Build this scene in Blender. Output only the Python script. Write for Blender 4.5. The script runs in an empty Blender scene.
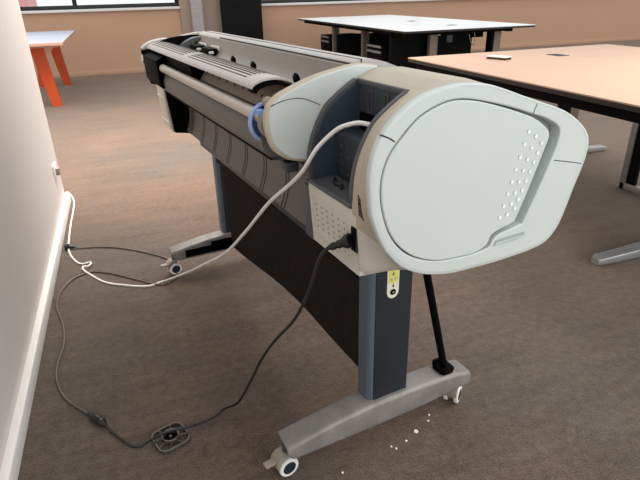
import bpy, bmesh, math, random
from mathutils import Vector, Matrix
random.seed(7)
SC = bpy.context.scene
COL = SC.collection
PI = math.pi

# ------------------------------------------------------------------ materials
def lin(c):
    r = []
    for v in c:
        v /= 255.0
        r.append(v / 12.92 if v <= .04045 else ((v + .055) / 1.055) ** 2.4)
    return r

def mat(name, rgb, rough=.5, metal=0., var=.05, scale=14., bump=0., bscale=200., spec=.5, coat=0.):
    m = bpy.data.materials.new(name); m.use_nodes = True
    nt = m.node_tree; b = nt.nodes['Principled BSDF']
    b.inputs['Roughness'].default_value = rough
    b.inputs['Metallic'].default_value = metal
    b.inputs['Specular IOR Level'].default_value = spec
    b.inputs['Coat Weight'].default_value = coat
    tc = nt.nodes.new('ShaderNodeTexCoord')
    n = nt.nodes.new('ShaderNodeTexNoise'); n.inputs['Scale'].default_value = scale; n.inputs['Detail'].default_value = 4
    nt.links.new(tc.outputs['Object'], n.inputs['Vector'])
    r = nt.nodes.new('ShaderNodeValToRGB')
    c = lin(rgb)
    r.color_ramp.elements[0].position = .3; r.color_ramp.elements[1].position = .7
    r.color_ramp.elements[0].color = [x * (1 - var) for x in c] + [1]
    r.color_ramp.elements[1].color = [min(1, x * (1 + var)) for x in c] + [1]
    nt.links.new(n.outputs['Fac'], r.inputs['Fac'])
    nt.links.new(r.outputs['Color'], b.inputs['Base Color'])
    if bump:
        n2 = nt.nodes.new('ShaderNodeTexNoise'); n2.inputs['Scale'].default_value = bscale
        nt.links.new(tc.outputs['Object'], n2.inputs['Vector'])
        bp = nt.nodes.new('ShaderNodeBump'); bp.inputs['Strength'].default_value = bump; bp.inputs['Distance'].default_value = .002
        nt.links.new(n2.outputs['Fac'], bp.inputs['Height']); nt.links.new(bp.outputs['Normal'], b.inputs['Normal'])
    return m

M = {}
M['pale'] = mat('pale_plastic', (202, 207, 203), .45, var=.02, scale=5)
M['cream'] = mat('cream_plastic', (214, 208, 196), .5, var=.02)
M['beige'] = mat('beige_plastic', (190, 178, 158), .5, var=.03)
M['cover'] = mat('grey_beige_plastic', (184, 178, 172), .32, var=.03)
M['trough'] = mat('trough_plastic', (140, 131, 122), .45, var=.04)
M['inner'] = mat('inner_guide', (172, 156, 142), .55, var=.05)
M['guide'] = mat('guide_plastic', (102, 95, 89), .5, var=.05)
M['navy'] = mat('navy_plastic', (54, 63, 76), .5, var=.05)
M['charcoal'] = mat('charcoal_plastic', (52, 56, 62), .5, var=.05)
M['rim'] = mat('rim_grey_plastic', (80, 80, 83), .5, var=.03)
M['black'] = mat('black_plastic', (8, 8, 9), .65, var=.1, spec=.05)
M['seam'] = mat('seam_dark', (45, 48, 50), .8)
M['seam2'] = mat('rib_dark', (72, 66, 61), .8)
M['slate'] = mat('slate_metal', (92, 104, 117), .45, metal=.1, var=.04)
M['panel'] = mat('dark_panel', (38, 42, 48), .55, var=.05, spec=.3)
M['foot'] = mat('foot_metal', (134, 130, 127), .5, metal=.2, var=.26, scale=11, bump=.15, bscale=60)
M['fabric'] = mat('black_fabric', (38, 34, 32), .95, var=.25, scale=30, bump=.4, bscale=700, spec=.15)
M['white'] = mat('white_plastic', (232, 230, 226), .4, var=.02)
M['bluel'] = mat('light_blue_plastic', (128, 172, 228), .4, var=.03)
M['bluep'] = mat('pale_blue_plastic', (150, 168, 215), .4, var=.03)
M['blued'] = mat('dark_blue_plastic', (38, 62, 110), .45, var=.05)
M['grip'] = mat('grey_grip', (150, 140, 128), .5)
M['tube'] = mat('spindle_metal', (190, 180, 170), .35, metal=.3, var=.03)
M['yellow'] = mat('label_yellow', (228, 222, 120), .5, var=.05, scale=60)
M['labelwhite'] = mat('label_white', (238, 236, 215), .5)
M['dimple'] = mat('dimple_shadow', (170, 158, 145), .6)
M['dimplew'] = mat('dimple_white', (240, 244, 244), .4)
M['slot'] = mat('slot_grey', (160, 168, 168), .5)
M['cordw'] = mat('white_cable', (242, 238, 233), .4)
M['cordk'] = mat('black_cable', (32, 30, 29), .45, var=.1)
M['cordb'] = mat('grey_brown_cable', (92, 80, 70), .4, var=.1)
M['plug'] = mat('black_plug', (27, 27, 28), .4)
M['rubber'] = mat('reel_plastic', (74, 64, 56), .4)
M['wood'] = mat('desk_laminate', (196, 160, 134), .45, var=.04, scale=9)
M['desktopw'] = mat('white_laminate', (250, 247, 247), .35, var=.01)
M['edge'] = mat('dark_edge', (40, 32, 28), .6)
M['deskblack'] = mat('black_steel', (13, 12, 12), .7, spec=.1)
M['legmetal'] = mat('taupe_leg', (140, 122, 108), .5, metal=.2)
M['alu'] = mat('aluminium', (168, 167, 165), .4, metal=.5)
M['orange'] = mat('orange_board', (206, 78, 26), .5, var=.04)
M['ply'] = mat('ply_edge', (222, 170, 150), .6)
M['bluewhite'] = mat('blue_white_laminate', (196, 202, 222), .4)
M['paper'] = mat('paper_white', (240, 238, 232), .8)
M['screen'] = mat('black_board', (20, 20, 22), .8, spec=.2)
M['concrete'] = mat('grey_column', (176, 166, 162), .6, var=.10, scale=25)
M['column2'] = mat('grey_wall', (172, 150, 132), .8, var=.03)
M['wallL'] = mat('wall_paint_offwhite', (216, 208, 202), .7, var=.01, scale=3, bump=.05, bscale=300)
M['wallB'] = mat('wall_paint_tan', (204, 163, 134), .8, var=.015, scale=2)
M['trimw'] = mat('white_trim', (236, 232, 228), .5, var=.01)
M['frame'] = mat('black_window_frame', (26, 25, 26), .5)
M['ground'] = mat('pale_paving', (236, 232, 228), .9, var=.08, scale=1.5)
M['leaf'] = mat('hedge_leaf', (110, 138, 92), .8, var=.4, scale=6)
M['pinkish'] = mat('pink_render', (222, 160, 160), .9)

def carpet():
    m = bpy.data.materials.new('carpet'); m.use_nodes = True
    nt = m.node_tree; b = nt.nodes['Principled BSDF']; L = nt.links.new
    b.inputs['Roughness'].default_value = 1; b.inputs['Specular IOR Level'].default_value = .1
    b.inputs['Sheen Weight'].default_value = .5; b.inputs['Sheen Roughness'].default_value = .6
    b.inputs['Sheen Tint'].default_value = lin((225, 200, 180)) + [1]
    tc = nt.nodes.new('ShaderNodeTexCoord')
    def noise(s, d, vec=None, rough=.6):
        n = nt.nodes.new('ShaderNodeTexNoise'); n.inputs['Scale'].default_value = s; n.inputs['Detail'].default_value = d
        n.inputs['Roughness'].default_value = rough
        L(vec or tc.outputs['Object'], n.inputs['Vector']); return n.outputs['Fac']
    mp = nt.nodes.new('ShaderNodeMapping'); mp.inputs['Scale'].default_value = (.9, 4.5, 1); mp.inputs['Rotation'].default_value = (0, 0, .08)
    L(tc.outputs['Object'], mp.inputs['Vector'])
    fine = noise(190, 2); mid = noise(36, 5); stre = noise(2.2, 6, mp.outputs['Vector'], .75); big = noise(.7, 3)
    def mul(a, k):
        n = nt.nodes.new('ShaderNodeMath'); n.operation = 'MULTIPLY'; L(a, n.inputs[0]); n.inputs[1].default_value = k; return n.outputs[0]
    def add(a, c):
        n = nt.nodes.new('ShaderNodeMath'); n.operation = 'ADD'; L(a, n.inputs[0]); L(c, n.inputs[1]); return n.outputs[0]
    tot = add(add(mul(fine, .40), mul(mid, .26)), add(mul(stre, .24), mul(big, .10)))
    def ramp(a, b):
        r = nt.nodes.new('ShaderNodeValToRGB')
        r.color_ramp.elements[0].position = .39; r.color_ramp.elements[0].color = lin(a) + [1]
        r.color_ramp.elements[1].position = .62; r.color_ramp.elements[1].color = lin(b) + [1]
        L(tot, r.inputs['Fac']); return r.outputs['Color']
    c1 = ramp((34, 32, 30), (90, 84, 79)); c2 = ramp((42, 34, 30), (112, 92, 80))
    mp2 = nt.nodes.new('ShaderNodeMapping'); mp2.inputs['Location'].default_value = (3.1, 1.7, 0); L(tc.outputs['Object'], mp2.inputs['Vector'])
    wear = noise(.9, 4, mp2.outputs['Vector'])
    wr = nt.nodes.new('ShaderNodeValToRGB'); wr.color_ramp.elements[0].position = .40; wr.color_ramp.elements[1].position = .60; L(wear, wr.inputs['Fac'])
    mx = nt.nodes.new('ShaderNodeMix'); mx.data_type = 'RGBA'; L(wr.outputs['Color'], mx.inputs['Factor']); L(c1, mx.inputs['A']); L(c2, mx.inputs['B'])
    L(mx.outputs['Result'], b.inputs['Base Color'])
    bp = nt.nodes.new('ShaderNodeBump'); bp.inputs['Strength'].default_value = .7; bp.inputs['Distance'].default_value = .006
    L(add(mul(fine, .6), mul(mid, .5)), bp.inputs['Height']); L(bp.outputs['Normal'], b.inputs['Normal'])
    return m
M['carpet'] = carpet()

def glass():
    m = bpy.data.materials.new('window_glass'); m.use_nodes = True
    nt = m.node_tree; nt.nodes.remove(nt.nodes['Principled BSDF'])
    o = nt.nodes['Material Output']; g = nt.nodes.new('ShaderNodeBsdfGlossy'); t = nt.nodes.new('ShaderNodeBsdfTransparent')
    g.inputs['Roughness'].default_value = .02; t.inputs['Color'].default_value = (.95, .97, .96, 1)
    fr = nt.nodes.new('ShaderNodeFresnel'); fr.inputs['IOR'].default_value = 1.3
    mx = nt.nodes.new('ShaderNodeMixShader')
    nt.links.new(fr.outputs[0], mx.inputs[0]); nt.links.new(t.outputs[0], mx.inputs[1]); nt.links.new(g.outputs[0], mx.inputs[2])
    nt.links.new(mx.outputs[0], o.inputs['Surface'])
    return m
M['glass'] = glass()

# ------------------------------------------------------------------ mesh helpers
def sm(pts, n=6, closed=True):
    """Catmull-Rom resample of 2D/3D points"""
    P = [Vector(p) for p in pts]; N = len(P); out = []
    rng = range(N) if closed else range(N - 1)
    for i in rng:
        if closed: p0, p1, p2, p3 = P[i - 1], P[i], P[(i + 1) % N], P[(i + 2) % N]
        else: p0, p1, p2, p3 = P[max(i - 1, 0)], P[i], P[i + 1], P[min(i + 2, N - 1)]
        for k in range(n):
            t = k / n
            out.append(.5 * ((2 * p1) + (p2 - p0) * t + (2 * p0 - 5 * p1 + 4 * p2 - p3) * t * t + (3 * p1 - p0 - 3 * p2 + p3) * t ** 3))
    if not closed: out.append(P[-1])
    return out

def circ(cx, cy, r, n=32, r2=None):
    r2 = r2 or r
    return [(cx + r * math.cos(2 * PI * k / n), cy + r2 * math.sin(2 * PI * k / n)) for k in range(n)]

def rrect(x0, y0, x1, y1, r, n=5):
    out = []
    for cx, cy, a in ((x1 - r, y1 - r, 0), (x0 + r, y1 - r, PI / 2), (x0 + r, y0 + r, PI), (x1 - r, y0 + r, 1.5 * PI)):
        for k in range(n + 1):
            t = a + PI / 2 * k / n
            out.append((cx + r * math.cos(t), cy + r * math.sin(t)))
    return out

AX = {'x': Matrix(((0, 0, 1), (1, 0, 0), (0, 1, 0))).to_4x4(),      # profile (y,z), extruded along x
      'y': Matrix(((1, 0, 0), (0, 0, 1), (0, 1, 0))).to_4x4(),      # profile (x,z), extruded along y
      'z': Matrix.Identity(4)}                                     # profile (x,y), extruded along z

class MB:
    def __init__(s): s.bm = bmesh.new(); s.mats = []
    def mi(s, m):
        if m not in s.mats: s.mats.append(m)
        return s.mats.index(m)
    def take(s, me, m):
        i = s.mi(m); n = len(s.bm.faces)
        s.bm.from_mesh(me); s.bm.faces.ensure_lookup_table()
        for f in s.bm.faces[n:]: f.material_index = i
        bpy.data.meshes.remove(me)
    def prism(s, prof, a, b, m, ax='x', bevel=0., holes=(), seg=3):
        cu = bpy.data.curves.new('c', 'CURVE'); cu.dimensions = '2D'; cu.fill_mode = 'BOTH'
        for loop in [prof] + list(holes):
            sp = cu.splines.new('POLY'); sp.points.add(len(loop) - 1); sp.use_cyclic_u = True
            for p, q in zip(sp.points, loop): p.co = (q[0], q[1], 0, 1)
        bevel = min(bevel, abs(b - a) / 2 * .98)
        cu.extrude = abs(b - a) / 2 - bevel; cu.bevel_depth = bevel; cu.offset = -bevel; cu.bevel_resolution = seg
        o = bpy.data.objects.new('c', cu); COL.objects.link(o)
        dg = bpy.context.evaluated_depsgraph_get()
        me = bpy.data.meshes.new_from_object(o.evaluated_get(dg))
        me.transform(AX[ax] @ Matrix.Translation((0, 0, (a + b) / 2)))
        if ax == 'y': me.flip_normals()
        COL.objects.unlink(o); bpy.data.objects.remove(o); bpy.data.curves.remove(cu)
        s.take(me, m); return s
    def sheet(s, line, a, b, m, th=.003, ax='x', bevel=0.):
        P = [Vector(p[:2]) for p in line]; up = []; dn = []
        for i, p in enumerate(P):
            d = (P[min(i + 1, len(P) - 1)] - P[max(i - 1, 0)]).normalized(); n = Vector((-d.y, d.x))
            up.append(p + n * th / 2); dn.append(p - n * th / 2)
        return s.prism(up + dn[::-1], a, b, m, ax, bevel)
    def box(s, x0, x1, y0, y1, z0, z1, m, bevel=0., seg=2):
        bm = bmesh.new(); bmesh.ops.create_cube(bm, size=1)
        bmesh.ops.scale(bm, vec=(abs(x1 - x0), abs(y1 - y0), abs(z1 - z0)), verts=bm.verts)
        bmesh.ops.translate(bm, vec=((x0 + x1) / 2, (y0 + y1) / 2, (z0 + z1) / 2), verts=bm.verts)
        if bevel: bmesh.ops.bevel(bm, geom=bm.edges[:], offset=bevel, segments=seg, affect='EDGES', profile=.5)
        me = bpy.data.meshes.new('t'); bm.to_mesh(me); bm.free(); s.take(me, m); return s
    def tube(s, pts, r, m, n=10, smooth=0, caps=True):
        P = sm(pts, smooth, False) if smooth else [Vector(p) for p in pts]
        bm = bmesh.new(); rings = []; nrm = None
        for i, p in enumerate(P):
            d = (P[min(i + 1, len(P) - 1)] - P[max(i - 1, 0)]).normalized()
            if nrm is None:
                nrm = d.orthogonal().normalized()
            nrm = (nrm - d * nrm.dot(d)).normalized(); bn = d.cross(nrm)
            rr = r[i] if isinstance(r, (list, tuple)) else r
            rings.append([bm.verts.new(p + (nrm * math.cos(2 * PI * k / n) + bn * math.sin(2 * PI * k / n)) * rr) for k in range(n)])
        for a, b in zip(rings, rings[1:]):
            for k in range(n): bm.faces.new((a[k], a[(k + 1) % n], b[(k + 1) % n], b[k]))
        if caps: bm.faces.new(rings[0][::-1]); bm.faces.new(rings[-1])
        me = bpy.data.meshes.new('t'); bm.to_mesh(me); bm.free(); s.take(me, m); return s
    def loft(s, rings, m, cap=(True, True)):
        bm = bmesh.new(); R = [[bm.verts.new(p) for p in r] for r in rings]; n = len(R[0])
        for a, b in zip(R, R[1:]):
            for k in range(n): bm.faces.new((a[k], a[(k + 1) % n], b[(k + 1) % n], b[k]))
        if cap[0]: bm.faces.new(R[0][::-1])
        if cap[1]: bm.faces.new(R[-1])
        bmesh.ops.recalc_face_normals(bm, faces=bm.faces)
        me = bpy.data.meshes.new('t'); bm.to_mesh(me); bm.free(); s.take(me, m); return s
    def ball(s, c, r, m, u=16, v=10, scale=(1, 1, 1)):
        bm = bmesh.new(); bmesh.ops.create_uvsphere(bm, u_segments=u, v_segments=v, radius=r)
        bmesh.ops.scale(bm, vec=scale, verts=bm.verts); bmesh.ops.translate(bm, vec=c, verts=bm.verts)
        me = bpy.data.meshes.new('t'); bm.to_mesh(me); bm.free(); s.take(me, m); return s
    def xf(s, mtx): s.bm.transform(mtx); return s
    def build(s, name, parent=None, label=None, angle=35):
        me = bpy.data.meshes.new(name); s.bm.to_mesh(me); s.bm.free()
        for m in s.mats: me.materials.append(M[m])
        for p in me.polygons: p.use_smooth = True
        me.set_sharp_from_angle(angle=math.radians(angle))
        o = bpy.data.objects.new(name, me); COL.objects.link(o)
        if parent: o.parent = parent
        if label: o['label'] = label
        return o

def thing(name, label, cat, loc=(0, 0, 0), rz=0, group=None):
    o = bpy.data.objects.new(name, None); o.empty_display_size = .1; COL.objects.link(o)
    o.location = loc; o.rotation_euler = (0, 0, rz); tag(o, label, cat, group); return o
def tag(o, label, cat, group=None):
    o['label'] = label; o['category'] = cat
    if group: o['group'] = group
    return o
def struct(o): o['kind'] = 'structure'; return o
def copy_tree(o, parent=None):
    c = o.copy(); COL.objects.link(c)
    if parent: c.parent = parent
    for ch in list(o.children): copy_tree(ch, c)
    return c

# ================================================================== SETTING (room frame: x right along far wall, y away, z up)
struct(MB().box(-7, 18, -3, 10, -.1, 0, 'carpet').build('floor'))
struct(MB().box(-.72, -.488, -2.4, 3.60, 0, 2.7, 'wallL').build('wall_left'))
bl = MB().box(-.488, -.460, -2.4, 3.612, 0, .062, 'trimw', .003)
bl.box(-.72, -.460, 3.60, 3.614, 0, .062, 'trimw', .003)
struct(bl.build('baseboard_left'))

ws = thing('wall_outlet', 'small white outlet low on the left wall near its far end', 'outlet', (-.488, 3.40, .275))
MB().box(0, .010, -.058, .058, -.036, .036, 'trimw', .003).build('face_plate', ws)
MB().box(.010, .030, -.022, .014, -.03, .012, 'grip', .003).build('plug_cover', ws)
YB = 10.0
wb = MB().box(-7, 18, YB, YB + .2, 0, .985, 'wallB').box(-7, 18, YB, YB + .2, 2.35, 2.7, 'wallB')
struct(wb.build('wall_back'))
struct(MB().box(-7, 1.06, YB - .06, YB + .02, .985, 1.025, 'trimw', .006).box(2.42, 18, YB - .06, YB + .02, .985, 1.025, 'trimw', .006).build('trim_1'))
struct(MB().box(-7, 18, YB - .012, YB, 0, .07, 'wallB', .003).build('baseboard_back'))
struct(MB().box(1.06, 2.42, YB - .06, YB + .2, 0, 2.7, 'column2').build('wall_pier'))
def window(n, x0, x1, mull):
    f = MB().box(x0, x1, YB + .02, YB + .09, 1.025, 1.085, 'frame', .004).box(x0, x1, YB + .02, YB + .09, 2.29, 2.35, 'frame', .004)
    for a in [x0 + .03] + mull + [x1 - .03]: f.box(a - .032, a + .032, YB + .02, YB + .09, 1.085, 2.29, 'frame', .004)
    w = struct(f.build('window_%d' % n))
    MB().box(x0 + .02, x1 - .02, YB + .05, YB + .056, 1.085, 2.29, 'glass').build('pane', w)
window(1, -7, 1.06, [-5.2, -3.6, -2.1, -.565])
window(2, 2.42, 18, [4.0, 5.6, 7.2, 8.8, 10.4, 12, 13.6, 15.2])
struct(MB().box(-60, 60, 10.2, 120, -.9, -.8, 'ground').build('ground'))
# greenery outside
hb = MB()
for i in range(140):
    hb.ball((random.uniform(-.9, .9), random.uniform(-.5, .5), random.uniform(.1, .95) ** .8 * 1.2), random.uniform(.10, .2), 'leaf', 7, 5)
tag(hb.build('garden_shrub'), 'green shrub outside beyond the far window', 'shrub').location = (.4, 19, -.8)
hw = thing('outbuilding', 'pink rendered wall outside beyond the left end of the window', 'building', (-4.3, 26, -.8))
MB().box(-2.0, 1.1, 0, 3, 0, 2.2, 'pinkish').build('wall', hw)
MB().box(-2.1, 1.2, -.1, 3.1, 2.2, 2.35, 'column2').build('roof', hw)

# pillar face and black board standing in front of the pier
pf = MB().prism(rrect(1.225, 9.80, 1.42, 9.94, .02), 0, 2.7, 'concrete', 'z')
tag(pf.build('pillar'), 'narrow speckled grey pillar left of the tall black board', 'pillar')
bb = thing('display_board', 'tall black freestanding board in front of the far wall', 'board', (2.06, 9.74, 0))
MB().box(-.355, .355, -.02, .02, .10, 2.0, 'screen', .004).build('board_panel', bb)
for sx in (-.3, .3):
    MB().box(sx - .03, sx + .03, -.2, .18, 0, .03, 'deskblack', .004).box(sx - .02, sx + .02, -.018, .018, .03, .1, 'deskblack').build('stand_foot', bb)

# ================================================================== PRINTER (local frame: x along its length, near end positive; y depth, rear at 0; z up)
PX, PY, PR = .252, 1.029, -PI / 2 + .12943
def L2R(p): 
    c, s = math.cos(PR), math.sin(PR)
    return (PX + c * p[0] - s * p[1], PY + s * p[0] + c * p[1], p[2])
pr = thing('large_format_printer', 'large pale grey wide format printer on a wheeled stand', 'printer', (PX, PY, 0), PR)

# rear hull line shared by the near end housing (y,z), bottom to top
REAR = [(.124, .664), (.118, .75), (.113, .83), (.117, .885), (.131, .93), (.157, .975), (.187, 1.0), (.233, 1.028), (.295, 1.049)]
FRONT = [(.36, 1.046), (.42, 1.024), (.48, .998), (.55, .968), (.60, .93), (.615, .885), (.60, .80), (.575, .72), (.54, .676)]
rear = sm(REAR, 5, False); front = sm(FRONT, 4, False)
hull = rear + front
def cut(line, y=None, z=None):  # part of the rear line beyond y or z
    return [p for p in line if (y is None or p[0] >= y) and (z is None or p[1] >= z)]
BX0, BX1 = -.045, .135
def polar(loop, c, n=120):
    """loop resampled at n angles around c"""
    L = [Vector(p) for p in loop]; o = []
    for k in range(n):
        a = 2 * PI * k / n; d = Vector((math.cos(a), math.sin(a))); best = None
        for p, q in zip(L, L[1:] + L[:1]):
            e = q - p; den = d.x * e.y - d.y * e.x
            if abs(den) < 1e-12: continue
            w = p - Vector(c); t = (w.x * e.y - w.y * e.x) / den; u = (w.x * d.y - w.y * d.x) / den
            if t > 0 and -1e-6 <= u <= 1 + 1e-6: best = max(best or 0, t)
        o.append((c[0] + d.x * best, c[1] + d.y * best))
    return o
OUT = [(.158, .725), (.141, .742), (.119, .770), (.100, .811), (.089, .843), (.085, .88), (.084, .915), (.091, .953), (.106, .984), (.124, 1.004), (.147, 1.022), (.171, 1.036), (.199, 1.046), (.235, 1.0525), (.275, 1.055), (.331, 1.049), (.377, 1.036), (.422, 1.02), (.468, 1.004), (.54, .979), (.588, .953), (.625, .922), (.637, .895), (.634, .855), (.617, .805), (.598, .742), (.582, .708), (.555, .684), (.52, .676), (.483, .673), (.409, .671), (.339, .673), (.286, .676), (.233, .687), (.19, .704)]
CC = (.36, .87)
OUT = [(y + max(0, y - .36) * .028, z - max(0, .87 - z) * .03) for y, z in OUT]
pO = polar(sm(OUT, 4), CC); pH = polar(hull, CC)
def mixr(a, b, t): return [(p[0] + (q[0] - p[0]) * t, p[1] + (q[1] - p[1]) * t) for p, q in zip(a, b)]
def ring(x, a): return [(x, p[0], p[1]) for p in a]
eh = MB()
eh.loft([ring(.1415, pH), ring(.158, pH), ring(.175, mixr(pH, pO, .22)), ring(.20, mixr(pH, pO, .62)), ring(.222, mixr(pH, pO, .88)), ring(.2395, pO)], 'beige', (True, False))
eh.mi('cream')
for f in eh.bm.faces:
    c = f.calc_center_median()
    if c.z < .775 and c.y < .35 and c.x > .15: f.material_index = eh.mi('cream')
top = [(.242, .80)] + [(.242, 1.030)] + cut(rear, y=.245) + front + [(.45, .682), (.3, .682)]
eh.prism([(.242, .80), (.242, 1.031)] + cut(rear, y=.245) + front + [(.3, .672)], BX0 - .012, BX1 + .008, 'beige', bevel=.001)
from mathutils.bvhtree import BVHTree
BV = BVHTree.FromBMesh(eh.bm)
def surf_y(x, z):
    h = BV.ray_cast(Vector((x, -1, z)), Vector((0, 1, 0)))[0]
    return h.y if h else .11
eh.build('end_housing', pr)
# lower block with rear panel
lowp = [(.123, .664)] + [p for p in rear if p[1] < .811][1:] + [(.116, .812), (.5, .812), (.5, .664)]
lb = MB().prism(lowp, BX0 - .018, .161, 'cream', bevel=.006)
lower = lb.build('rear_panel', pr)
dm = MB()
for i in range(6):
    for j in range(5):
        xx = -.024 + i * .0255; zz = .712 + j * .0138
        yy = .1245 - (zz - .664) * .07
        dm.prism(circ(xx, zz, .0028, 8), yy - .0018, yy + .002, 'dimple', 'y')
dm.build('dimple_grid', lower)
fr = MB().prism(rrect(-.041, .697, .118, .790, .008), .1145, .1225, 'cream', 'y', holes=[rrect(-.0385, .6995, .1155, .7875, .007)])
fr.build('panel_outline', lower)
inl = MB().box(.136, .154, .113, .13, .722, .772, 'black', .002).box(.134, .1562, .1155, .125, .7195, .7745, 'seam', .001)
inl.build('power_inlet', lower)
# grey strip left of the block
MB().box(-.112, BX0 - .020, .132, .4, .655, .80, 'rim', .004).box(-.112, BX0 - .020, .128, .14, .655, .79, 'rim', .002).build('corner_strip', pr)
# vents
vt = MB()
for k in range(6):
    z0 = .811 + k * .0078; ring_ = []
    for z_ in (z0, z0 + .0042):
        ring_.append([(x_, surf_y(x_, z_) - .0009, z_) for x_ in (.172, .178, .184, .190, .196, .202)] + [(.202, .125, z_), (.172, .125, z_)])
    vt.loft(ring_, 'black')
vt.build('vent_slots', pr)
# arch rims
arc = cut(rear, z=.80)
arc = [p for p in arc if p[0] <= .242]
rimline = sm([(p[0], p[1]) for p in arc], 1, False)
def rimsheet(x0, x1, name, m, mb=None, off=.0, th=.012):
    mb = mb or MB()
    L = [(.20, .820), (.135, .820), (.118, .829)] + [(p[0] + .003 + off, p[1] - .002) for p in cut(arc, z=.840)]
    mb.sheet(L, x0, x1, m, th=th, bevel=.002); return mb
rm = rimsheet(BX1 - .001, BX1 + .010, 'r', 'rim'); rm = rimsheet(BX0 - .014, BX0 - .001, 'r', 'rim', rm)
# sill and top of the opening
rm.box(BX0 - .004, BX1 + .004, .110, .122, .811, .821, 'rim', .003)
rm.box(BX0 - .006, BX1 + .006, .236, .246, 1.020, 1.0315, 'rim', .002)
rm.build('bay_rim', pr)
# cable bay shell
bay = MB()
bayprof = [(.122, .818)] + [(p[0] + .005, p[1] - .004) for p in cut(arc, z=.83)] + [(.244, 1.02), (.244, .818)]
bay.prism(bayprof, BX0 - .008, BX0, 'navy')
bay.prism(bayprof, BX1, BX1 + .008, 'charcoal')
bay.box(BX0, BX1, .238, .246, .80, 1.024, 'charcoal')
bay.box(BX0, BX1, .116, .24, .812, .819, 'rim')
bo = bay.build('cable_bay', pr)
cp = MB().box(BX0, BX1, .180, .238, .819, .922, 'charcoal', .002)
for i in range(5):
    for j in range(4): cp.box(-.022 + i * .03, -.016 + i * .03, .1785, .1805, .832 + j * .02, .837 + j * .02, 'rim', .001)
cp.build('connector_panel', bo)
MB().box(-.035, BX1 - .002, .2355, .2375, .923, .962, 'black').build('port_opening', bo)
for xx in (.008, .070): 
    s_ = MB().prism(rrect(xx - .008, .965, xx + .008, 1.013, .004), .2345, .2385, 'rim', 'y', holes=[rrect(xx - .006, .967, xx + .006, 1.011, .003)])
    s_.prism(rrect(xx - .006, .967, xx + .006, 1.011, .003), .2365, .2385, 'seam', 'y'); s_.build('wall_slot', bo)
MB().ball((.127, .2338, 1.016), .003, 'alu').build('screw', bo)
MB().tube([(-.015, .160, .823), (.015, .145, .825), (.035, .150, .823), (.05, .140, .823)], .004, 'plug', 8, 4).build('tie_strap', bo)

# ---- big pale end cover
INN = [(.150, .766), (.128, .80), (.115, .836), (.108, .872), (.109, .909), (.122, .946), (.148, .977), (.185, 1.008), (.236, 1.026), (.28, 1.0275), (.336, 1.0165), (.409, .9965), (.462, .979), (.496, .968), (.535, .948), (.545, .930), (.540, .898), (.512, .825), (.480, .752), (.470, .742), (.440, .737), (.410, .732), (.394, .722), (.384, .707), (.345, .703), (.309, .704), (.244, .711), (.186, .735)]
DOOR = [(.152, .768), (.130, .801), (.117, .836), (.110, .872), (.111, .909), (.124, .945), (.15, .975), (.186, 1.006), (.236, 1.024), (.28, 1.0255), (.335, 1.0145), (.405, .993), (.455, .975), (.487, .958), (.513, .935), (.507, .905), (.482, .835), (.452, .760), (.442, .752), (.40, .742), (.386, .734), (.376, .716), (.345, .705), (.309, .706), (.244, .713), (.188, .737)]
inn = sm(INN, 4); door = sm(DOOR, 4)
def scl(a, k): return [(CC[0] + (p[0] - CC[0]) * k, CC[1] + (p[1] - CC[1]) * k) for p in a]
ec = MB().prism(scl(pO, .975), .2235, .25, 'pale', bevel=.003, holes=[inn], seg=3)
n_ = len(pO); bm = bmesh.new()
R_ = [[bm.verts.new(p) for p in ring(x, scl(pO, k))] for x, k in ((.2385, .999), (.2435, .999), (.2470, .996), (.2492, .991), (.2501, .984), (.2501, .968))]
for a, b in zip(R_, R_[1:]):
    for k in range(n_): bm.faces.new((a[k], a[(k + 1) % n_], b[(k + 1) % n_], b[k]))
me = bpy.data.meshes.new('t'); bm.to_mesh(me); bm.free(); ec.take(me, 'pale')
ec.prism(scl(pO, .95), .2205, .2235, 'slot')  # recess floor greyer than the cover, its shade put into the colour
end = ec.build('end_cover', pr)
MB().prism(door, .215, .2515, 'pale', bevel=.0025).build('access_panel', end)
def strip_yz(mb, pts, x, w, m, h=.0012):
    mb.sheet(sm(pts, 4, False), x - .001, x + h, m, th=w); return mb
for pts, w_ in (([(.466, .9995), (.462, .990), (.459, .981)], .0018), ([(.541, .874), (.585, .864), (.630, .853)], .0018), ([(.104, .986), (.122, .978), (.134, .970)], .0026)):
    strip_yz(MB(), pts, .2492, w_, 'seam').build('seam', end)
sb = MB().prism(sm([(.398, .7085), (.402, .720), (.43, .7225), (.484, .7235), (.489, .711), (.45, .708)], 1), .2495, .2512, 'slot', bevel=.0005)
sb.prism([(.402, .7105), (.405, .7135), (.485, .7145), (.4865, .712)], .2505, .2522, 'pale')
sb.build('finger_slot', end)
dd = MB()
for k in range(8):
    t = k / 7
    for (a, b), (c, d) in (((.452, .946), (.404, .772)), ((.474, .934), (.424, .775)), ((.493, .917), (.443, .785))):
        if b - d < .15 and k > 7: continue
        yy, zz = a + (c - a) * t, b + (d - b) * t
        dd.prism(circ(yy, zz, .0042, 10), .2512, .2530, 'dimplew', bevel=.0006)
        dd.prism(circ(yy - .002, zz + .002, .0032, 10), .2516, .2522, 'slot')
dd.build('dimple_grid', end)

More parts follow.
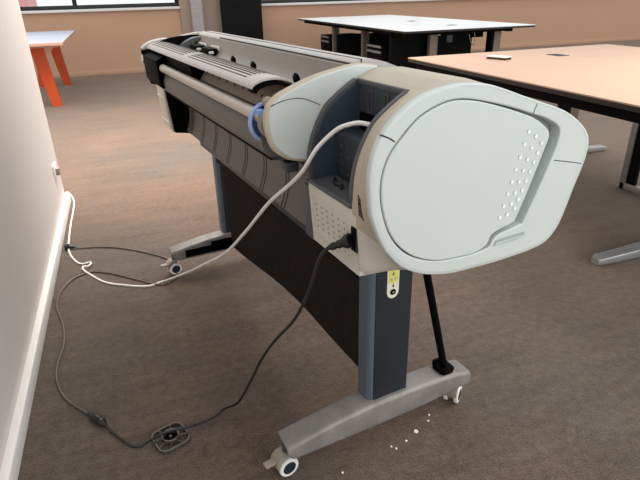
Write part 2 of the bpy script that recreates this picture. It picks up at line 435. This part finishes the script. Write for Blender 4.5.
# ---- rear roll end cover (round lid and blade)
DR = [(.115, .856), (.080, .864), (.054, .877), (.034, .897), (.023, .927), (.0195, .959), (.025, .984), (.033, .997), (.062, 1.016), (.132, 1.0405), (.193, 1.0535), (.251, 1.060), (.30, 1.053), (.30, .95), (.26, .86)]
drl = sm(DR[:13], 5, False) + [Vector(DR[13]), Vector(DR[14])]
rc = MB().prism(drl, -.082, BX0 - .018, 'beige', bevel=.006)
rcv = rc.build('roll_end_cover', pr)
face = sm([(.118, .862), (.083, .869), (.060, .882), (.042, .900), (.031, .928), (.028, .959), (.032, .983), (.039, .993), (.065, 1.0105), (.134, 1.0365), (.194, 1.050), (.251, 1.0575), (.297, 1.051)], 5, False)
MB().prism(face + [Vector((.29, .95)), Vector((.25, .86))], -.07, BX0 - .0155, 'pale', bevel=.003).build('face_plate', rcv, 'pale blue-grey flat face')
sl = MB(); strip_yz(sl, [(.034, .990), (.055, .997), (.085, 1.001), (.115, .997), (.150, .981)], BX0 - .016, .0016, 'seam')
sl.build('seam', rcv)

# ---- long body
X0, X1 = -1.39, -.108
tc = MB()
fp = sm([(.252, 1.052), (.262, 1.0605), (.279, 1.0625), (.2835, 1.054), (.289, 1.0625), (.315, 1.061), (.35, 1.052)], 3, False) + sm([(.43, 1.022), (.54, .965), (.585, .90), (.57, .78), (.52, .69)], 4, False) + [Vector((.22, .69)), Vector((.22, .93)), Vector((.245, 1.0))]
tc.prism(fp, X0, X1, 'cover')
tco = tc.build('top_cover', pr, angle=25)
gl = MB().box(X0 + .01, X1, .2805, .2850, 1.05, 1.0632, 'seam2').box(X0 + .3, X1, .2525, .2555, 1.045, 1.0568, 'seam2'); gl.build('cover_groove', tco)  # groove between the strips, plus a dark strip painting the overhang's shadow
TR = sm([(.252, 1.049), (.243, 1.030), (.228, 1.006), (.205, .99), (.17, .982), (.13, .980)], 4, False)
tr = MB().sheet(TR, X0, X1, 'trough', th=.004).build('paper_trough', pr)
for xx in (-.76, -.575, -.27):
    MB().prism([(.188, .992), (.196, .992), (.197, 1.012), (.190, 1.022), (.184, 1.012)], xx - .011, xx + .011, 'black', bevel=.002).build('paper_hook', tr)
for xx in (-1.25, -1.08):
    MB().box(xx - .055, xx + .045, .19, .225, .985, 1.022, 'black', .004).box(xx - .055, xx + .045, .226, .232, 1.012, 1.028, 'white', .002).box(xx + .032, xx + .05, .190, .208, 1.004, 1.014, 'white', .003).build('lit_opening', tr)  # black boxes drawn as openings, white bits as light showing in them
# far end wall of the trough
ft = MB()
ft.prism(sm([(.06, .90), (.055, 1.0), (.09, 1.035), (.15, 1.048), (.22, 1.052), (.25, 1.05)], 4, False) + [Vector((.25, .90))], -1.395, -1.37, 'black', bevel=.002)
ft.prism(sm([(.13, 1.037), (.18, 1.050), (.25, 1.060), (.30, 1.058)], 4, False) + [Vector((.30, 1.0)), Vector((.25, 1.03)), Vector((.18, 1.03))], -1.42, -1.385, 'cover', bevel=.003)
ft.prism(sm([(.145, .98), (.165, 1.02), (.21, 1.042), (.245, 1.046)], 4, False) + sm([(.245, 1.03), (.215, 1.02), (.19, .99)], 4, False), -1.37, -1.33, 'rim', bevel=.003)
ft.build('trough_end', tr)
# ridged roll cover
RCV = sm([(.031, 1.011), (.035, 1.0175), (.046, 1.0235), (.065, 1.0285), (.09, 1.0295), (.112, 1.0255), (.132, 1.017), (.146, 1.007)], 5, False)
rv = MB().sheet(RCV, -1.40, -.165, 'cover', th=.006, bevel=.0015)
rvo = rv.build('roll_cover', pr)
rb = MB()
for a, b in ((-1.36, -.84), (-.78, -.24)):
    for k in range(7):
        y = .050 + k * .0112; i = min(range(len(RCV)), key=lambda q: abs(RCV[q].x - y)); zz = RCV[i].y + .003
        rb.box(a + .0 * k, b, y - .0026, y + .0026, zz - .003, zz + .0008, 'seam2')
    
rb.build('cover_grooves', rvo)
ri = MB().sheet([(p[0] + (.1 - p[0]) * .12, p[1] - .010) for p in RCV], -.20, -.164, 'black', th=.008); ri.build('cover_end_rim', rvo)
# inside wall beneath the cover
iw = MB().sheet(sm([(.142, 1.003), (.104, .988), (.080, .962), (.068, .930), (.066, .90)], 4, False), -1.37, -.112, 'inner', th=.003)
for k in range(9):
    xx = -.80 + k * .068
    iw.prism([(.0755, .955), (.083, .955), (.0985, .981), (.091, .981)], xx - .0028, xx + .0028, 'black')
iwo = iw.build('paper_path_wall', pr)
MB().prism([(.045, 1.008), (.10, 1.014), (.13, 1.0), (.10, .975), (.078, .945), (.064, .90), (.052, .90), (.050, .955)], -1.37, -.76, 'black', bevel=.004).build('dark_opening', pr)  # black solid put in to darken the cavity opening under the cover
# spindle
sp = MB().prism(circ(.030, .960, .0145, 24), -1.10, -.10, 'tube').build('spindle', pr)
MB().prism([(.022, .884), (.012, .90), (.010, .985), (.045, 1.004), (.13, 1.0), (.14, .87)], -1.386, -1.12, 'black', bevel=.004).build('far_bracket', sp)
HC = (.049, .944)
hub = MB().prism(circ(*HC, .046, 40), -.128, -.117, 'bluep', bevel=.003, holes=[circ(*HC, .038, 40)])
hub.prism(circ(*HC, .039, 36), -.127, -.120, 'blued').prism(circ(*HC, .024, 28), -.12, -.108, 'grip', bevel=.003)
hubo = hub.build('spindle_hub', sp, 'pale and dark blue hub')
MB().box(-.117, -.098, .018, .038, .962, .977, 'bluel', .003).build('lever', hubo, 'light blue lever')
MB().prism(circ(.054, .946, .036, 36), -.110, -.090, 'grip', bevel=.003).prism(circ(.047, .990, .012, 20), -.115, -.09, 'grip', bevel=.002).build('bearing', sp)
# lower feed roller and guides
MB().prism(circ(.080, .905, .052, 48), -1.20, -.112, 'guide').build('feed_roller', pr)
gd = [(.078, .862), (.116, .852), (.150, .820), (.168, .775), (.168, .715), (.150, .655)]
gl_ = sm(gd, 5, False)
gs = MB().sheet(gl_, -1.37, -.09, 'guide', th=.004).build('paper_guide', pr)
def normal_off(line, d):
    o = []
    for i, p in enumerate(line):
        t = (line[min(i + 1, len(line) - 1)] - line[max(i - 1, 0)]).normalized()
        o.append((p.x + t.y * d, p.y - t.x * d))
    return o
go = normal_off(gl_, .0022)
for k in range(8):
    xx = -1.30 + k * .166
    for d in (-.010, .010): MB().tube([(xx + d, p[0], p[1]) for p in go], .0014, 'seam', 6).build('guide_rib', gs)
MB().box(-1.20, -.112, .046, .082, .8585, .8665, 'black').build('guide_gap', gs)
MB().box(-.135, -.095, .078, .110, .826, .850, 'charcoal', .004).build('guide_clip', gs)
MB().box(-1.22, -.10, .162, .215, .622, .662, 'charcoal', .004).build('lower_beam', pr)
# far end housing
fh = MB()
serr = [(.165, .640), (.10, .650), (.088, .76), (.080, .845), (.052, .862), (.030, .868), (.022, .885), (.030, .90), (.016, .915), (.022, .935), (.010, .955), (.018, .975), (.008, .992), (.012, 1.008), (.05, 1.02), (.12, 1.03), (.25, 1.04), (.25, .66)]
fh.prism(serr, -1.405, -1.385, 'black', bevel=.001)
fho = fh.build('far_end_plate', pr)
fc = MB()
fc.prism(sm([(.092, .655), (.084, .75), (.080, .845)], 4, False) + [Vector((.3, .845)), Vector((.3, .655))], -1.575, -1.435, 'cream', bevel=.006)
fc.prism([(.096, .650), (.088, .76), (.082, .850), (.3, .850), (.3, .650)], -1.435, -1.405, 'grip', bevel=.002)
fc.prism(sm([(.080, .84), (.075, .87), (.09, .92), (.12, .96), (.19, 1.01), (.3, 1.04)], 4, False) + [Vector((.5, 1.0)), Vector((.55, .9)), Vector((.5, .70)), Vector((.2, .70))], -1.56, -1.405, 'beige', bevel=.01)
fc.prism(circ(.035, .965, .028, 24), -1.43, -1.405, 'white', bevel=.01)
fc.prism(sm([(.012, 1.004), (.02, 1.018), (.05, 1.034), (.10, 1.043), (.14, 1.042)], 4, False) + [Vector((.14, 1.02)), Vector((.06, 1.008))], -1.43, -1.38, 'cover', bevel=.003)
fc.build('far_end_housing', pr)
for zz, yy in ((.792, .079), (.684, .086)): MB().box(-1.57, -1.44, yy, .11, zz, zz + .006, 'white', .001).build('panel_rib', fho)

# ---- stand: foot, casters, column
ft_st = [(-.016, .086, .126), (-.010, .080, .131), (.05, .080, .141), (.15, .079, .156), (.25, .079, .164), (.37, .080, .164), (.46, .084, .161), (.55, .092, .154), (.592, .094, .145), (.598, .099, .141)]
def foot():
    rings = []
    for y, zb, zt in ft_st:
        w = .0385; h = zt - zb
        sec = rrect(-w, zb, w, zt, .012, 4)
        rings.append([(p[0], y - (.0 if p[1] > zb + h * .5 else -.012) * (1 if y < 0 else 0), p[1]) for p in sec])
    return MB().loft(rings, 'foot').build('stand_foot', pr, angle=40)
def caster(x, y, rot, lever=True):
    w = MB()
    for s in (-1, 1):
        w.prism(circ(0, .0295, .0295, 28), s * .0165 - .0065, s * .0165 + .0065, 'white', bevel=.003)
        w.prism(circ(0, .0295, .0200, 28), s * .0165 - .0075, s * .0165 + .0075, 'panel', bevel=.002)
    c = MB()
    c.prism(sm([(-.028, .03), (-.024, .058), (-.008, .068), (.012, .070), (.016, .055), (.012, .03), (-.01, .022)], 3), -.0085, .0085, 'grip', bevel=.003)
    c.prism(circ(0, .004, .011, 16), .066, .10, 'rim', 'z')
    c.prism(sm([(-.036, .042), (-.032, .062), (-.014, .074), (.008, .074), (.008, .068), (-.012, .066), (-.026, .056), (-.030, .040)], 3), -.02, .02, 'grip', bevel=.002)
    if lever: c.box(-.011, .011, -.064, -.028, .052, .060, 'grip', .003)
    o = c.build('caster', pr); o.location = (x, y, 0); o.rotation_euler = (0, 0, rot)
    w.build('wheel', o); return o
foot_n = foot()
MB().box(-.0415, -.0375, .045, .57, .092, .128, 'black', .001).box(-.0415, -.0375, .17, .46, .092, .146, 'black', .001).build('inner_cover', foot_n, 'black inner side')
c1 = caster(-.012, -.006, .12); c2 = caster(-.014, .582, .6, False)
bk = MB().box(-.022, .022, .495, .545, .158, .171, 'black', .003).box(-.03, -.02, .50, .54, .158, .18, 'black', .002).box(.02, .028, .50, .535, .158, .176, 'black', .002)
bk.build('arm_bracket', pr)
MB().tube([(0, .522, .166), (0, .375, .72)], .011, 'black', 10).build('bin_arm', pr)
def column():
    c = MB().prism(rrect(-.050, .240, .0185, .376, .020, 6), .155, .69, 'slate', 'z').build('stand_column', pr)
    MB().box(.0150, .0205, .256, .368, .161, .69, 'panel', .002).box(-.053, -.048, .26, .366, .161, .69, 'panel', .002).build('side_panel', c)
    return c
col_n = column()
for o in (foot_n, c1, c2, col_n):
    d = copy_tree(o); d.location = o.location + Vector((-1.31, 0, 0))
    if o is foot_n: d.children[0].location.x = .079
# instruction label
lab = MB().prism([(.2885, .60), (.2885, .508)] + [(.3065 + .018 * math.cos(PI + PI * k / 10), .504 + .020 * math.sin(PI + PI * k / 10)) for k in range(11)] + [(.3245, .508), (.3245, .60)], .0195, .0215, 'labelwhite')
labo = lab.build('instruction_label', pr, 'white and yellow adjustment label')
MB().prism(rrect(.2915, .530, .3215, .600, .002), .0213, .0218, 'yellow').build('yellow_field', labo)
gm = MB().prism(circ(.3065, .503, .0085, 20), .0214, .0235, 'black', bevel=.0008).prism(circ(.3065, .574, .0075, 20), .0214, .0235, 'black', bevel=.0008)
gm.prism([(.3035, .522), (.3095, .522), (.3065, .515)], .0214, .0222, 'black').box(.0214, .0222, .3058, .3072, .522, .528, 'black')
gm.prism([(.3035, .553), (.3095, .553), (.3065, .561)], .0214, .0222, 'black').box(.0214, .0222, .302, .3055, .5535, .5545, 'black')
gm.prism(circ(.3005, .5405, .0035, 12), .0214, .0222, 'slot').prism([(.309, .538), (.315, .538), (.317, .545), (.312, .543)], .0214, .0222, 'slot').prism(circ(.3065, .503, .003, 12), .0233, .0240, 'grip')
gm.build('label_mark', labo)
# black fabric bin between the columns
fb = MB(); bm = bmesh.new(); NX, NZ = 30, 12; V = {}
for side in (0, 1):
    for i in range(NX + 1):
        for j in range(NZ + 1):
            t = i / NX; q = j / NZ; x = -1.262 + (1.262 - .058) * t
            zb = .100 + .108 * t + .012 * math.sin(PI * t)
            z = .665 + (zb - .665) * q
            y = .250 + .026 * q * math.sin(PI * t) * .6 + .004 * math.sin(9 * t + 3 * q) + .018 * q + side * .006
            V[side, i, j] = bm.verts.new((x, y, z))
for side in (0, 1):
    for i in range(NX):
        for j in range(NZ):
            f = (V[side, i, j], V[side, i + 1, j], V[side, i + 1, j + 1], V[side, i, j + 1]); bm.faces.new(f if side else f[::-1])
per = [(i, 0) for i in range(NX)] + [(NX, j) for j in range(NZ)] + [(i, NZ) for i in range(NX, 0, -1)] + [(0, j) for j in range(NZ, 0, -1)]
for a, b in zip(per, per[1:] + per[:1]): bm.faces.new((V[0, a[0], a[1]], V[0, b[0], b[1]], V[1, b[0], b[1]], V[1, a[0], a[1]]))
bmesh.ops.recalc_face_normals(bm, faces=bm.faces)
me = bpy.data.meshes.new('t'); bm.to_mesh(me); bm.free(); fb.take(me, 'fabric')
fbo = fb.build('fabric_bin', pr)
MB().tube([(-1.262, .250, .535), (-.6, .250, .540), (-.058, .250, .540)], .016, 'fabric', 14).build('hem_rod', fbo)

# ================================================================== CORDS
wc = thing('network_cable', 'white network cable running from the printer bay down to the carpet', 'cable', (0, 0, 0))
r_ = .0047
floorpts = [(-.50, 3.80, .0045), (-.470, 3.72, .0045), (-.446, 3.60, .0045), (-.437, 3.45, .0045), (-.438, 3.18, .0045), (-.432, 2.90, .0045), (-.425, 2.80, .0045), (-.404, 2.705, .0045), (-.372, 2.625, .0045), (-.345, 2.60, .0045), (-.318, 2.607, .005), (-.309, 2.585, .008), (-.322, 2.548, .012), (-.341, 2.556, .012), (-.343, 2.53, .009), (-.311, 2.472, .0045), (-.242, 2.362, .0045), (-.155, 2.297, .0045), (-.06, 2.249, .0045), (.0, 2.262, .006)]
air = [(-1.215, -.062, .03), (-.89, -.019, .218), (-.724, .002, .32), (-.519, .028, .448), (-.356, .049, .582), (-.193, .064, .722), (-.09, .082, .801), (-.031, .09, .85), (.0, .100, .893), (.014, .112, .916), (.042, .135, .949), (.064, .155, .962), (.080, .172, .965), (.096, .195, .957), (.108, .222, .938)]
MB().tube(floorpts + [L2R(p) for p in air], r_, 'cordw', 10, 5).build('cable', wc)
e0 = Vector(L2R((.100, .203, .952))); e1 = Vector(L2R((.1085, .228, .934)))
MB().tube([e0, e1], .0062, 'cordw', 10).build('connector', wc)

pc = thing('power_cord', 'black power cord plugged into the back of the printer', 'cord', (0, 0, 0))
pl = [(-.232, 1.392, .012), (-.213, 1.363, .006), (-.185, 1.32, .0055), (-.163, 1.289, .0055), (-.142, 1.272, .006), (-.121, 1.273, .009), (-.096, 1.273, .020), (-.064, 1.273, .0305), (-.026, 1.274, .0305), (.006, 1.277, .024), (.055, 1.295, .012), (.095, 1.31, .010), (.127, 1.327, .014)]
pa = [(-.248, -.057, .079), (-.189, -.031, .189), (-.136, -.006, .302), (-.085, .016, .386), (-.027, .043, .468), (.008, .055, .529), (.044, .066, .608), (.068, .070, .668), (.085, .075, .700), (.102, .085, .720)]
MB().tube(pl + [L2R(p) for p in pa], .0040, 'cordk', 10, 5).build('cable', pc)
plug = MB()
q0 = Vector((.100, .083, .717)); q1 = Vector((.140, .112, .744))
pts = [q0 + (q1 - q0) * t for t in (0, .12, .14, .26, .28, .40, .42, .54, .56, .7, .85, 1)]
plug.tube([L2R(p) for p in pts], [.006, .0065, .0085, .0085, .007, .007, .0095, .0095, .0085, .0125, .0155, .0155], 'plug', 12)
plug.build('plug', pc)
xc = thing('extension_cord', 'dark extension cord on the carpet running past the far foot to the baseboard', 'cord', (0, 0, 0))
xp = [(-.40, 2.812, .012), (-.37, 2.801, .006), (-.30, 2.785, .005), (-.22, 2.753, .005), (-.14, 2.70, .005), (-.073, 2.641, .005), (.02, 2.541, .005), (.065, 2.474, .005), (.085, 2.40, .005), (.085, 2.32, .005), (.060, 2.262, .005), (.02, 2.238, .005), (-.025, 2.254, .005), (-.109, 2.339, .005), (-.22, 2.446, .005), (-.300, 2.492, .005), (-.35, 2.478, .005), (-.395, 2.435, .005), (-.432, 2.33, .005), (-.434, 2.20, .005), (-.40, 2.056, .005), (-.386, 1.906, .005), (-.398, 1.783, .005), (-.393, 1.682, .005), (-.357, 1.573, .005), (-.295, 1.485, .005), (-.276, 1.458, .010)]
MB().tube(xp, .0038, 'cordb', 10, 5).build('cable', xc)
MB().tube([(-.442, 2.822, .016), (-.425, 2.820, .016), (-.42, 2.818, .014), (-.392, 2.810, .011)], [.016, .016, .011, .006], 'plug', 12).build('wall_plug', xc)
def inline(a, b, rs, par):
    a, b = Vector(a), Vector(b); n = len(rs)
    return MB().tube([a + (b - a) * k / (n - 1) for k in range(n)], rs, 'plug', 12)
inline((-.282, 1.466, .012), (-.247, 1.414, .015), [.005, .0065, .008, .0125, .0145, .0145, .0140], xc).build('socket', xc)
inline((-.246, 1.4125, .0145), (-.229, 1.388, .012), [.0140, .0135, .0135, .010, .0065, .0055], pc).build('extension_plug', pc)

# black spoked cable spool
ro = MB()
def rr2(r, k): return rrect(-r, -r, r, r, k, 8)
ro.prism(rr2(.050, .026), .0, .012, 'rubber', 'z', bevel=.002, holes=[rr2(.0435, .021)])
ro.prism(circ(0, 0, .0265, 32), 0, .018, 'rubber', 'z', bevel=.001, holes=[circ(0, 0, .0215, 32)])
ro.prism(circ(0, 0, .022, 24), 0, .004, 'black', 'z')
for k in range(8):
    a = PI / 8 + k * PI / 4; c, s = math.cos(a), math.sin(a); R = .0455 / max(abs(c), abs(s)) * .985
    ro.tube([(c * .024, s * .024, .008), (c * R, s * R, .008)], .0032, 'rubber', 6)
ro.box(-.004, .004, -.004, .004, .003, .014, 'rubber', .001)
reel = tag(ro.build('cable_spool'), 'black plastic spoked spool lying on the carpet under the power cord', 'spool')
reel.location = (-.046, 1.273, 0); reel.rotation_euler = (0, 0, .35)

# white crumbs of paper
crumbs = [((.555, 1.010), .0036, 'white speck nearest the stand among the scraps, left of its neighbour'), ((.565, .998), .0036, 'white speck just right of the leftmost scrap on the carpet'),
          ((.606, 1.014), .0038, 'small white speck left of the biggest scrap'), ((.651, 1.035), .0085, 'biggest white paper scrap on the carpet in front of the stand foot'),
          ((.707, 1.061), .0036, 'small white speck right of the biggest scrap'), ((.722, 1.082), .0036, 'white speck farthest right in the row of scraps'),
          ((.388, .975), .0036, 'lone white speck on the carpet below the stand foot at the photo bottom')]
for (cx, cy), r, lbl in crumbs:
    n = 7; ptsx = [(r * random.uniform(.7, 1.15) * math.cos(2 * PI * k / n), r * random.uniform(.6, 1) * math.sin(2 * PI * k / n)) for k in range(n)]
    o = tag(MB().prism(ptsx, 0, .004, 'paper', 'z', bevel=.001).build('paper_scrap'), lbl, 'scrap', 'white scraps on the carpet')
    o.location = (cx, cy, 0); o.rotation_euler = (0, 0, random.uniform(0, 6))

# ================================================================== DESKS
DZ = .80
def tleg(par, x, y, z1, xa, xb, m='legmetal', wx=.10, wy=.06):
    MB().box(x - wx / 2, x + wx / 2, y - wy / 2, y + wy / 2, .03, z1, m, .004).build('leg', par)
    rings = []
    for q, h, w in ((xa, .034, .022), (xa + .02, .042, .03), (x, .055, .036), (xb - .02, .042, .03), (xb, .034, .022)):
        rings.append([(q, y + p[0], p[1]) for p in rrect(-w, .004, w, h, .008, 3)])
    MB().loft(rings, 'alu').build('foot', par)
dr = thing('desk', 'large wood-topped desk behind the printer on the right', 'desk', (0, 0, 0))
tp = MB().prism(rrect(1.76, .6, 3.43, 3.235, .01), DZ - .006, DZ, 'wood', 'z').prism(rrect(1.761, .601, 3.429, 3.234, .01), DZ - .026, DZ - .0055, 'edge', 'z')
tpo = tp.build('desktop', dr)
MB().box(2.60, 2.68, 2.80, 2.92, DZ - .004, DZ + .002, 'edge', .001).build('cable_hatch', tpo)
MB().box(1.80, 1.86, .64, 3.19, DZ - .075, DZ - .026, 'deskblack', .003).box(3.33, 3.39, .64, 3.19, DZ - .075, DZ - .026, 'deskblack', .003).box(1.8, 3.39, 3.10, 3.16, DZ - .07, DZ - .026, 'deskblack', .003).box(1.8, 3.39, 1.6, 1.66, DZ - .07, DZ - .026, 'deskblack', .003).build('steel_frame', dr)
tleg(dr, 2.30, 1.665, DZ - .06, 1.955, 2.62, 'alu')
tleg(dr, 2.20, 3.05, DZ - .06, 1.87, 2.50)
tleg(dr, 3.12, 3.15, DZ - .06, 2.75, 3.52, 'legmetal', .10)
MB().box(3.02, 3.07, 3.10, 3.19, .06, DZ - .05, 'deskblack', .003).build('leg_sleeve', dr)
uf = MB().box(2.915, 2.955, 2.395, 2.435, .0, DZ - .03, 'alu', .003).box(2.915, 2.955, 1.75, 2.43, .0, .045, 'alu', .003).box(2.915, 2.955, 1.75, 1.79, .0, DZ - .03, 'alu', .003)
ufo = uf.build('frame_leg', dr)
MB().box(2.925, 2.945, 2.33, 2.394, .045, .6, 'deskblack').build('leg_panel', ufo)
MB().box(2.83, 2.914, 2.38, 2.44, .50, .53, 'black', .003).build('switch_box', ufo)
wp = MB().box(-.035, .035, -.065, .065, 0, .012, 'edge', .002).box(-.036, .036, -.066, .066, .012, .018, 'white', .002)
wpo = tag(wp.build('adapter_plate'), 'small flat white plate with dark edges lying on the wood-topped desk', 'plate')
wpo.location = (2.20, 2.873, DZ); wpo.rotation_euler = (0, 0, .35)

db = thing('desk', 'white-topped bench desk near the far wall', 'desk', (0, 0, 0))
tp = MB().prism(rrect(2.88, 5.36, 4.57, 9.15, .01), DZ - .006, DZ, 'desktopw', 'z').prism(rrect(2.881, 5.361, 4.569, 9.149, .01), DZ - .026, DZ - .0055, 'edge', 'z')
tpo = tp.build('desktop', db)
for a, b in ((3.86, 7.03), (3.80, 5.92)): MB().box(a - .05, a + .05, b - .05, b + .05, DZ - .004, DZ + .002, 'edge', .001).build('cable_hatch', tpo)
MB().box(2.96, 3.02, 5.5, 9.05, DZ - .07, DZ - .026, 'deskblack').box(2.96, 4.40, 5.60, 5.66, DZ - .07, DZ - .026, 'deskblack').box(4.30, 4.36, 5.5, 9.05, DZ - .07, DZ - .026, 'deskblack').build('steel_frame', db)
for x, y in ((3.42, 5.70), (4.29, 5.70), (3.24, 7.20), (3.76, 7.95), (3.14, 8.07), (4.29, 8.1)):
    tleg(db, x, y, DZ - .04, x - .34, x + .34, 'legmetal', .10)
for x, y in ((4.195, 5.71),): MB().box(x, x + .04, y - .05, y + .05, .06, DZ - .05, 'deskblack').build('leg_sleeve', db)
MB().box(2.93, 4.02, 5.80, 5.84, .34, DZ - .03, 'deskblack', .003).box(4.0, 4.16, 5.78, 5.84, .66, DZ - .03, 'deskblack', .003).build('modesty_panel', db)
MB().box(2.98, 4.2, 7.60, 7.64, .15, .63, 'deskblack', .003).build('modesty_panel', db)
dcab = MB().tube([(3.96, 5.785, .70), (4.0, 5.78, .60), (4.05, 5.78, .58), (4.03, 5.775, .72)], .005, 'alu', 6, 4); dcab.build('loose_wire', db)
MB().box(3.66, 3.74, 5.785, 5.80, .62, .70, 'rim', .004).build('desk_socket', db); MB().box(3.49, 3.57, 5.785, 5.80, .70, .725, 'white', .002).build('white_tag', db)
def pedestal(y0, y1, lbl):
    p = thing('drawer_pedestal', lbl, 'cabinet', (3.10, (y0 + y1) / 2, 0), 0, 'black pedestals under the bench desk')
    h = (y1 - y0) / 2
    MB().box(.0, .55, -h, h, .02, .57, 'deskblack', .004).box(.02, .53, -h + .02, h - .02, 0, .02, 'deskblack').build('carcass', p)
    for z in (.035, .20, .365):
        d = MB().box(-.012, .0, -h + .004, h - .004, z, z + .155, 'deskblack', .002).build('drawer_front', p)
    for z in (.47, .535):
        MB().box(-.03, -.012, -h + .02, h - .02, z, z + .028, 'alu', .003).build('handle', p)
pedestal(6.34, 6.80, 'black drawer pedestal with silver handles under the nearer part of the bench desk')
pedestal(8.20, 8.62, 'black drawer pedestal with silver handles under the far left end of the bench desk')

# orange-legged table at the left
to = thing('trestle_table', 'white-topped table on orange board legs beyond the left wall', 'table', (-1.0, 8.15, 0))
TZ = .75
t = MB().box(-.44, .40, -1.20, -.03, TZ - .035, TZ - .004, 'ply', .002).box(-.44, .40, -.03, 1.22, TZ - .035, TZ - .004, 'ply', .002)
t.box(-.438, .398, -1.198, -.035, TZ - .004, TZ, 'bluewhite').box(-.438, .398, -.025, 1.218, TZ - .004, TZ, 'bluewhite')
t.box(-.438, .405, -.035, -.02, TZ - .004, TZ + .004, 'white').box(.392, .405, -1.2, 1.22, TZ - .004, TZ + .003, 'white')
t.build('tabletop', to)
for y in (-.86, .94):
    for s in (1, -1):
        MB().prism([(s * .0, TZ - .036), (s * .15, TZ - .036), (s * .225, 0), (s * .115, 0)], y - .03, y + .03, 'orange', 'y', bevel=.003).build('leg', to)
    MB().prism([(.14, TZ - .036), (.30, TZ - .036), (.165, .56)], y - .012, y + .012, 'ply', 'y').build('gusset', to)
    MB().box(-.32, .32, y - .035, y + .035, TZ - .075, TZ - .036, 'ply', .003).build('cross_rail', to)

# ================================================================== CAMERA
cam = bpy.data.cameras.new('camera'); co = bpy.data.objects.new('camera', cam); COL.objects.link(co)
cam.sensor_fit = 'HORIZONTAL'; cam.sensor_width = 36; cam.lens = 529.148 / 640 * 36; cam.clip_end = 300; cam.clip_start = .02
fw = Vector((.297, .855, -.426)).normalized(); rt = Vector((.941, -.338, -.022)); rt = (rt - fw * rt.dot(fw)).normalized(); up = rt.cross(fw)
mw = Matrix((rt, up, -fw)).transposed().to_4x4(); mw.translation = (0, 0, 1.207); co.matrix_world = mw
SC.camera = co

# ================================================================== LIGHT
w = bpy.data.worlds.new('world'); SC.world = w; w.use_nodes = True
bg = w.node_tree.nodes['Background']; bg.inputs['Color'].default_value = (.96, .985, 1, 1); bg.inputs['Strength'].default_value = .95
def area(name, loc, rot, sx, sy, e, c):
    l = bpy.data.lights.new(name, 'AREA'); l.shape = 'RECTANGLE'; l.size = sx; l.size_y = sy; l.energy = e; l.color = c
    o = bpy.data.objects.new(name, l); COL.objects.link(o); o.location = loc; o.rotation_euler = rot; return o
W1 = (1, .86, .72)
for a in (((.2, 4.6, 2.75), 120), ((3.4, .6, 2.75), 70), ((-3.0, 7.0, 2.75), 60)):
    area('ceiling_lamp', a[0], (0, 0, 0), 2.4, 2.4, a[1], (1, .90, .81)).data.spread = math.radians(110)
area('window_daylight', (3.2, -2.6, 1.7), (math.radians(84), 0, math.radians(35)), 5, 1.6, 75, (.92, .97, 1))
SC.view_settings.view_transform = 'Standard'; SC.view_settings.look = 'None'
SC.view_settings.gamma = 1; SC.view_settings.use_curve_mapping = False; SC.view_settings.exposure = 0.25
